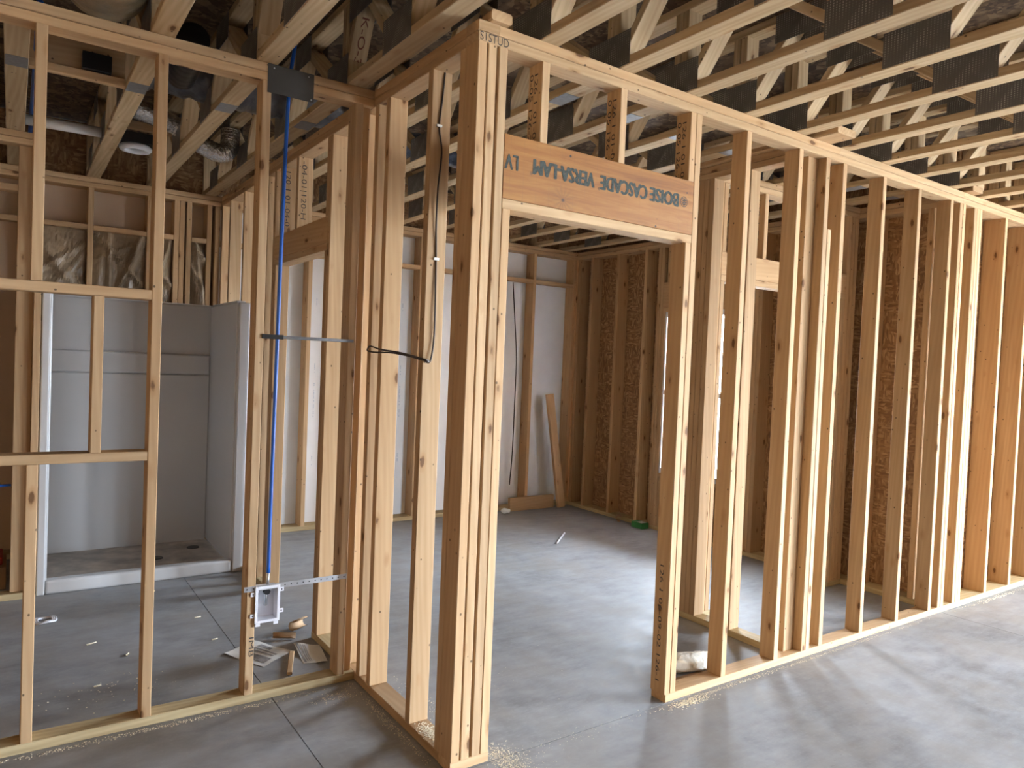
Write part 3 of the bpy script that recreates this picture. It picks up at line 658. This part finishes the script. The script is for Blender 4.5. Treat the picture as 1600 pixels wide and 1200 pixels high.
# dark cable stapled to the stud of the corner return wall
CB = empty('electric_cable', (0.03, 0.34, 1.52), 'dark cable stapled down a stud of the corner return wall', 'cable')
yc = 0.343 - 0.0042
tube('cable_run', [(0.052, yc, 2.690), (0.050, yc, 2.66), (0.044, yc, 2.58), (0.034, yc - 0.001, 2.47), (0.047, yc - 0.006, 2.37), (0.036, yc - 0.006, 2.22), (0.036, yc - 0.003, 2.08), (0.043, yc, 1.94), (0.045, yc - 0.004, 1.75), (0.045, yc - 0.004, 1.62), (0.032, yc - 0.006, 1.53), (0.012, yc - 0.006, 1.522)], 0.0036, 'cable', CB)
tube('cable_loop', [(0.026, yc - 0.004, 1.524), (-0.008, 0.30, 1.527), (-0.012, 0.45, 1.545), (-0.010, 0.62, 1.556), (-0.012, 0.78, 1.556), (-0.012, 0.862, 1.562), (-0.010, 0.868, 1.574), (-0.012, 0.83, 1.583), (-0.012, 0.72, 1.569), (-0.012, 0.56, 1.560), (-0.012, 0.42, 1.547), (-0.008, 0.31, 1.533), (0.022, yc - 0.006, 1.530)], 0.0036, 'cable', CB)
for x, z in ((0.034, 2.474), (0.043, 1.941), (0.020, 1.524)):
    boxes('staple', [((x - 0.012, x + 0.012), (0.343 - 0.010, 0.343 - 0.0005), (z - 0.005, z + 0.005))], 'staple', CB, 0.001)
o = tube('electric_cable', [(2.93, YB + 0.09, 2.38), (2.95, YB + 0.06, 2.0), (2.975, YB + 0.04, 1.6), (2.985, YB + 0.05, 1.1), (2.995, YB + 0.07, 0.6), (2.99, YB + 0.09, 0.25)], 0.006, 'cable'); tag(o, 'dark cable hanging in a bay of the white sheathed back wall', 'cable')
o = tube('blue_water_tube', [(-2.3, 3.0, 0.66), (-1.8, 2.99, 0.67), (-1.42, 2.993, 0.675), (-1.355, 2.994, 0.676)], 0.008, 'blue'); tag(o, 'short horizontal blue tube at the left edge', 'pipe')

o = tube('blue_water_tube', [(-1.30, 1.15, 2.86), (-1.297, 2.2, 2.865), (-1.295, 3.5, 2.86)], 0.012, 'blue'); tag(o, 'blue tube running beside the leftmost truss above the bathroom', 'pipe')
# ------------------------------------------------------------------ ducts and pipes in the floor cavity
def flex(name, pts, r, mat, label, ripple=0.06, seg=18, sm=14):
    n = len(smooth_path(pts, sm)); rnd = random.Random(n)
    rv = [r * (1 + ripple * math.sin(i * 2.1) + rnd.uniform(-0.5, 0.5) * ripple) for i in range(n)]
    o = tube(name, pts, r, mat, None, seg, sm, rad=lambda i: rv[i]); tag(o, label, 'duct', 'ducts in the floor cavity'); return o
flex('flexible_duct', [(-1.10, 0.50, 2.985), (-1.10, 0.80, 2.965), (-1.09, 1.08, 2.985)], 0.155, 'tan_duct', 'fat tan wrapped duct above the left stud wall', 0.03, 22)
flex('flexible_duct', [(-0.72, 1.28, 2.93), (-0.70, 1.5, 2.92), (-0.68, 1.8, 2.93)], 0.07, 'dark_plastic', 'black duct between the trusses above the nail plate', 0.02, 20)
flex('flexible_duct', [(-0.82, 1.99, 3.0), (-0.4, 1.95, 2.985), (0.0, 1.92, 2.98), (0.55, 1.9, 2.985)], 0.115, 'foil_dark', 'grey wrapped duct running across behind the left stud wall', 0.06, 20)
flex('flexible_duct', [(-0.78, 2.74, 2.99), (-0.66, 2.77, 2.975), (-0.52, 2.8, 2.945), (-0.40, 2.8, 2.875), (-0.30, 2.8, 2.835), (-0.235, 2.8, 2.84), (-0.20, 2.82, 2.90), (-0.195, 2.83, 3.0)], 0.060, 'foil', 'crinkled silver flexible duct bending between the trusses', 0.035, 18, 16)
flex('flexible_duct', [(0.45, 2.22, 2.98), (0.9, 2.2, 2.97), (1.4, 2.2, 2.98), (2.0, 2.2, 2.98)], 0.085, 'navy_duct', 'navy plastic-wrapped duct above the big room', 0.07, 20)
o = tube('drain_pipe', [(-1.325, 2.8, 2.816), (-0.945, 2.8, 2.822)], 0.03, 'pvc', sm=0, seg=20); tag(o, 'white plastic pipe between two trusses above the shower', 'pipe')
bl = empty('register_blocking', (-1.13, 1.74, H), 'wooden blocking with a black box between the left trusses', 'blocking')
lum('board', bl, (-1.326, -0.942), (1.72, 1.758), (2.80, 2.96)); lum('ledge_board', bl, (-1.326, -0.942), (1.68, 1.7195), (2.772, 2.81))
o = boxes('duct_boot', [((-1.122, -1.002), (1.66, 1.7185), (2.812, 2.892))], 'dark_plastic', None, 0.003); tag(o, 'small black box fixed to blocking between the left trusses', 'box')
rb = boxes('fan_housing', [((-0.83, -0.63), (2.93, 3.09), (2.835, 2.90))], 'dark_plastic', None, 0.004); tag(rb, 'black fan housing with a white ring above the shower', 'fan')
pts = [(-0.735 + 0.076 * math.cos(a), 3.0 + 0.076 * math.sin(a), 2.812) for a in [2 * math.pi * k / 28 for k in range(28)]]
tube('collar_ring', pts, 0.020, 'white_plastic', rb, 10, 0, closed=True, base=(-0.735, 3.0, 2.812))
bk = lum('truss_blocking', None, (-0.845, -0.54), (2.90, 2.94), (2.91, 2.96)); tag(bk, 'short wooden blocking between trusses beside the black fan housing', 'blocking')

# ------------------------------------------------------------------ things on the floor
def sheet(name, corners, mat, label, cat, n=8, lift=0.01, group=None, seed=0, rolled=0.0, bands=()):
    rnd = random.Random(seed); A, B, C, Dd = [Vector(c) for c in corners]; bm = bmesh.new(); g = []
    o = (A + B + C + Dd) / 4; o.z = 0.0
    ph = [rnd.uniform(0, 6) for _ in range(3)]
    for lay in (0, 1):
        for j in range(n + 1):
            for i in range(n + 1):
                u, v = i / n, j / n; p = (A * (1 - u) + B * u) * (1 - v) + (Dd * (1 - u) + C * u) * v
                z = lift * (0.35 + 0.35 * math.sin(4 * u + ph[0]) + 0.3 * math.sin(5 * v + 3 * u + ph[1])) + rolled * max(0, v - 0.6) ** 2 * 6
                g.append(bm.verts.new((p.x - o.x, p.y - o.y, max(0.0012, z) + (0 if lay else 0.0008))))
    m_ = (n + 1) ** 2
    for lay in (0, 1):
        for j in range(n):
            for i in range(n):
                a = lay * m_ + j * (n + 1) + i; q = (g[a], g[a + 1], g[a + n + 2], g[a + n + 1]); bm.faces.new(q if not lay else q[::-1])
    ob = link(name, mesh_from(bm), mat, None, o); tag(ob, label, cat, group)
    for (ua, ub, va_, vb_) in bands:
        bm = bmesh.new(); rows = []
        for i in range(13):
            for v in (va_, vb_):
                u = ua + (ub - ua) * i / 12; p = (A * (1 - u) + B * u) * (1 - v) + (Dd * (1 - u) + C * u) * v
                z = lift * (0.35 + 0.35 * math.sin(4 * u + ph[0]) + 0.3 * math.sin(5 * v + 3 * u + ph[1]))
                rows.append(bm.verts.new((p.x - o.x, p.y - o.y, max(0.0012, z) + 0.0022)))
        for i in range(12): bm.faces.new((rows[2 * i], rows[2 * i + 2], rows[2 * i + 3], rows[2 * i + 1]))
        me = mesh_from(bm); me.materials.append(M['print_grey']); c_ = bpy.data.objects.new('print_band', me); COL.objects.link(c_); c_.parent = ob
    return ob
sheet('paper_sheet', [(-0.454, 1.502, 0), (-0.326, 1.255, 0), (-0.143, 1.387, 0), (-0.286, 1.602, 0)], 'paper', 'large creased paper sheet lying on the slab behind the water box', 'paper', 8, 0.012, None, 3, bands=[(0.35, 0.9, 0.15, 0.4), (0.3, 0.85, 0.5, 0.56), (0.3, 0.85, 0.62, 0.68), (0.3, 0.6, 0.75, 0.88)])
p2 = sheet('paper_sheet', [(-0.122, 1.443, 0), (-0.144, 1.206, 0), (-0.037, 1.164, 0), (-0.004, 1.377, 0)], 'paper', 'curled printed paper sheet beside the inner door stud', 'paper', 8, 0.02, None, 4, bands=[(0.05, 0.95, 0.07, 0.16), (0.1, 0.9, 0.2, 0.25), (0.1, 0.9, 0.29, 0.33), (0.1, 0.9, 0.37, 0.40)])
def curl(name, c, r, w, a, mat, label, cat, group=None, arc=4.2):
    bm = bmesh.new(); n = 14; R3 = Matrix.Rotation(a, 3, 'Z'); rows = []
    for k in range(n + 1):
        t = -0.6 + arc * k / n; rr = r * (0.8 + 0.25 * k / n)
        for thick in (0, 0.002):
            for s in (-w / 2, w / 2): rows.append(bm.verts.new(R3 @ Vector((s, (rr - thick) * math.cos(t - math.pi / 2), r * 1.05 + (rr - thick) * math.sin(t - math.pi / 2)))))
    for k in range(n):
        a0, b0 = 4 * k, 4 * k + 4
        for (i, j) in ((0, 1), (1, 3), (3, 2), (2, 0)): bm.faces.new((rows[a0 + i], rows[a0 + j], rows[b0 + j], rows[b0 + i]))
    ob = link(name, mesh_from(bm, smooth=True), mat, None, c); tag(ob, label, cat, group); return ob
curl('cardboard_roll', (-0.02, 1.66, 0.002), 0.028, 0.11, 0.5, 'card', 'larger curled brown cardboard scrap near the inner door', 'cardboard')
curl('cardboard_roll', (-0.135, 1.56, 0.002), 0.018, 0.12, -0.5, 'card', 'smaller curled cardboard scrap beside the creased paper', 'cardboard', arc=3.0)
o = lum('wood_scrap', None, (-0.215, -0.19), (1.10, 1.36), (0.001, 0.016)); o.rotation_euler = (math.pi / 2, 0, 0); o.rotation_euler = (-math.pi / 2, 0, -0.35); tag(o, 'thin wood offcut between the two paper sheets', 'wood scrap')
bm = bmesh.new()
for r in (0.036, 0.045, 0.054): tube_mesh(bm, [Vector((r * math.cos(2 * math.pi * k / 30), r * math.sin(2 * math.pi * k / 30), 0.006 + 0.004 * math.sin(k * .6))) for k in range(30)], 0.0055, 6, None, True)
o = link('strap_coil', mesh_from(bm, smooth=True), 'white_plastic', None, (-1.188, 2.43, 0.0)); tag(o, 'small white coil of strapping on the slab in front of the shower', 'coil')
SL = ['longest pale wood shaving on the slab, mid-left', 'pale wood shaving behind the long one', 'tiny pale shaving near the shower threshold', 'tiny pale shaving beside the floor joint', 'pale shaving nearest the left stud wall', 'tiny pale shaving left of the creased paper', 'tiny pale shaving farthest back by the shower']
SC = [(-1.00, 1.95, 0.4, 0.05), (-0.86, 1.72, 1.1, 0.035), (-0.70, 2.45, -0.4, 0.03), (-0.46, 2.1, 0.2, 0.035), (-1.02, 1.40, 0.2, 0.03), (-0.45, 1.72, 0.1, 0.03), (-0.60, 2.70, 0.9, 0.025)]
for i, (x, y, a, l) in enumerate(SC):
    o = curl('wood_shaving', (x, y, 0.001), 0.005, l, a, 'sawdust', SL[i], 'wood shaving', 'shavings in front of the shower', arc=2.4)
# big room back corner
lb = lum('leaning_board', None, (-0.045, 0.045), (-0.019, 0.019), (0, 1.22)); lb.matrix_world = Matrix(((1, 0, 0, 0), (0, 1, 0, 0), (0, 0, 1, 0), (0, 0, 0, 1)))
a_, b_ = Vector((3.53, 3.79, 0.0)), Vector((3.385, 3.885, 1.21)); zz = (b_ - a_).normalized(); xx_ = Vector((1, 0, 0)); xx_ = (xx_ - zz * xx_.dot(zz)).normalized(); yy_ = zz.cross(xx_)
mid = (a_ + b_) / 2
lb.matrix_world = Matrix(((xx_.x, yy_.x, zz.x, mid.x), (xx_.y, yy_.y, zz.y, mid.y), (xx_.z, yy_.z, zz.z, mid.z + 0.012), (0, 0, 0, 1)))
tag(lb, 'board leaning in the back corner of the big room', 'board')
o = lum('offcut_board', None, (2.90, 3.47), (3.845, 3.883), (0.001, 0.141)); tag(o, 'board offcut standing on edge along the foot of the back wall', 'board')
def blob(name, c, r, sq, mat, label, cat, seed, sub=3, amp=0.35):
    rnd = random.Random(seed); bm = bmesh.new(); bmesh.ops.create_icosphere(bm, subdivisions=sub, radius=r)
    for v in bm.verts:
        k = 1 + amp * (math.sin(v.co.x * 70 / r * 0.05 + seed) * math.sin(v.co.y * 4 / r + seed * 2) * 0.6 + rnd.uniform(-0.3, 0.3)); v.co *= k; v.co.x *= sq[0]; v.co.y *= sq[1]; v.co.z *= sq[2]
    mn = min(v.co.z for v in bm.verts)
    for v in bm.verts: v.co.z -= mn
    ob = link(name, mesh_from(bm), mat, None, c); tag(ob, label, cat); return ob
blob('paper_scrap', (2.80, 3.78, 0), 0.05, (1, 0.7, 0.5), 'paper', 'crumpled white paper scrap by the board offcut', 'paper', 5)
o = tube('white_stick', [(2.515, 2.565, 0.008), (2.815, 2.835, 0.008)], 0.008, 'white_plastic', sm=0); tag(o, 'thin white plastic stick lying on the big room slab', 'stick')
gb = empty('green_carton', (3.66, 2.74, 0), 'small green carton at the foot of the strand board wall', 'carton'); 
boxes('carton_body', [((3.615, 3.705), (2.655, 2.80), (0, 0.055))], 'green', gb, 0.003); boxes('carton_label', [((3.625, 3.695), (2.675, 2.74), (0.0555, 0.0565))], 'paper', gb)
curl('cardboard_roll', (3.655, 3.02, 0.002), 0.03, 0.12, 0.9, 'card', 'brown cardboard curl against the sole plate of the strand board wall', 'cardboard', arc=5.0)
IB = empty('insulation_roll', (1.50, 0.17, 0), 'white fluffy insulation scrap on brown paper behind the right stud wall', 'insulation')
def fluffy(parent):
    bm = bmesh.new(); rnd = random.Random(9); bmesh.ops.create_uvsphere(bm, u_segments=40, v_segments=20, radius=1)
    for v in bm.verts:
        c = v.co.copy(); f = lambda t, p: math.copysign(abs(t) ** p, t)
        v.co = Vector((f(c.x, 0.6) * 0.155, f(c.y, 0.8) * 0.055, f(c.z, 0.8) * 0.043)) * (1 + rnd.uniform(-0.05, 0.05) + 0.04 * math.sin(c.x * 9) * math.cos(c.z * 5))
    bmesh.ops.rotate(bm, verts=bm.verts, matrix=Matrix.Rotation(-0.35, 3, 'Z'))
    link('fluff', mesh_from(bm, smooth=True), 'fluff', parent, (1.505, 0.185, 0.052))
fluffy(IB)
boxes('paper_backing', [((1.36, 1.60), (0.10, 0.16), (0.001, 0.004))], 'card', IB)
# junk behind the bath wall at the left edge
o = boxes('cardboard_box', [((-1.62, -1.37), (3.15, 3.5), (0.001, 0.14))], 'card', None, 0.003); tag(o, 'brown cardboard box on the floor at the left edge', 'box')
o = boxes('tool_case', [((-1.60, -1.39), (3.2, 3.45), (0.141, 0.19))], 'red', None, 0.008); tag(o, 'small red case on the cardboard box at the left edge', 'case')

# sawdust and crumbs: nobody could count them
def dust(name, label, spots, seed):
    rnd = random.Random(seed); vs_, fs = [], []
    for (cx, cy, sx, sy, n, zb, smin, smax, rot) in spots:
        for _ in range(n):
            u, v = rnd.gauss(0, 1) * sx, rnd.gauss(0, 1) * sy
            x = cx + u * math.cos(rot) - v * math.sin(rot); y = cy + u * math.sin(rot) + v * math.cos(rot)
            s = rnd.uniform(smin, smax); a = rnd.uniform(0, 6.28); b = len(vs_)
            for k in range(3): vs_.append((x + s * math.cos(a + 2.1 * k) * (1.6 if k == 0 else 1), y + s * math.sin(a + 2.1 * k), zb + 0.0003))
            vs_.append((x, y, zb + s * 0.8))
            fs += [(b, b + 1, b + 3), (b + 1, b + 2, b + 3), (b + 2, b, b + 3), (b + 2, b + 1, b)]
    me = bpy.data.meshes.new(name); me.from_pydata(vs_, [], fs)
    o = link(name, me, 'sawdust'); tag(o, label, 'sawdust', None, 'stuff'); return o
dust('sawdust', 'pale sawdust pile on the slab at the left foot of the lettered doorway', [(0.235, -0.02, 0.035, 0.06, 800, 0, 0.001, 0.003, 0), (0.25, -0.14, 0.05, 0.09, 240, 0, 0.001, 0.0025, 0), (0.6, -0.02, 0.18, 0.03, 120, 0, 0.001, 0.0025, 0)], 11)
dust('sawdust', 'coarse sawdust on the sole plate of the corner return wall', [(0.045, 0.23, 0.016, 0.04, 750, SP, 0.001, 0.0035, 0)], 12)
dust('sawdust', 'sawdust trail on the slab along the foot of the corner return wall', [(-0.03, 0.45, 0.010, 0.2, 330, 0, 0.001, 0.003, 0), (-0.13, 0.80, 0.06, 0.03, 120, 0, 0.001, 0.0035, 0)], 13)
dust('sawdust', 'sawdust crumbs on the slab behind the corner return wall', [(0.18, 0.55, 0.03, 0.12, 160, 0, 0.001, 0.0035, 0), (0.6, 0.6, 0.2, 0.15, 25, 0, 0.001, 0.003, 0)], 14)
dust('sawdust', 'pale sawdust line on the slab in front of the right stud wall', [(1.24, -0.05, 0.06, 0.014, 480, 0, 0.0015, 0.004, 0), (2.2, -0.03, 0.6, 0.007, 500, 0, 0.001, 0.003, 0), (1.5, -0.03, 0.2, 0.007, 250, 0, 0.001, 0.003, 0)], 15)
dust('sawdust', 'coarse crumbs on the slab in front of the far right wall', [(4.5, -0.04, 0.25, 0.01, 180, 0, 0.002, 0.005, 0)], 16)
dust('sawdust', 'sawdust line on the slab in front of the left stud wall', [(-0.85, 0.885, 0.35, 0.009, 750, 0, 0.001, 0.003, 0)], 17)
dust('sawdust', 'scattered crumbs on the slab behind the left stud wall', [(-0.95, 1.35, 0.16, 0.09, 90, 0, 0.001, 0.004, 0)], 18)
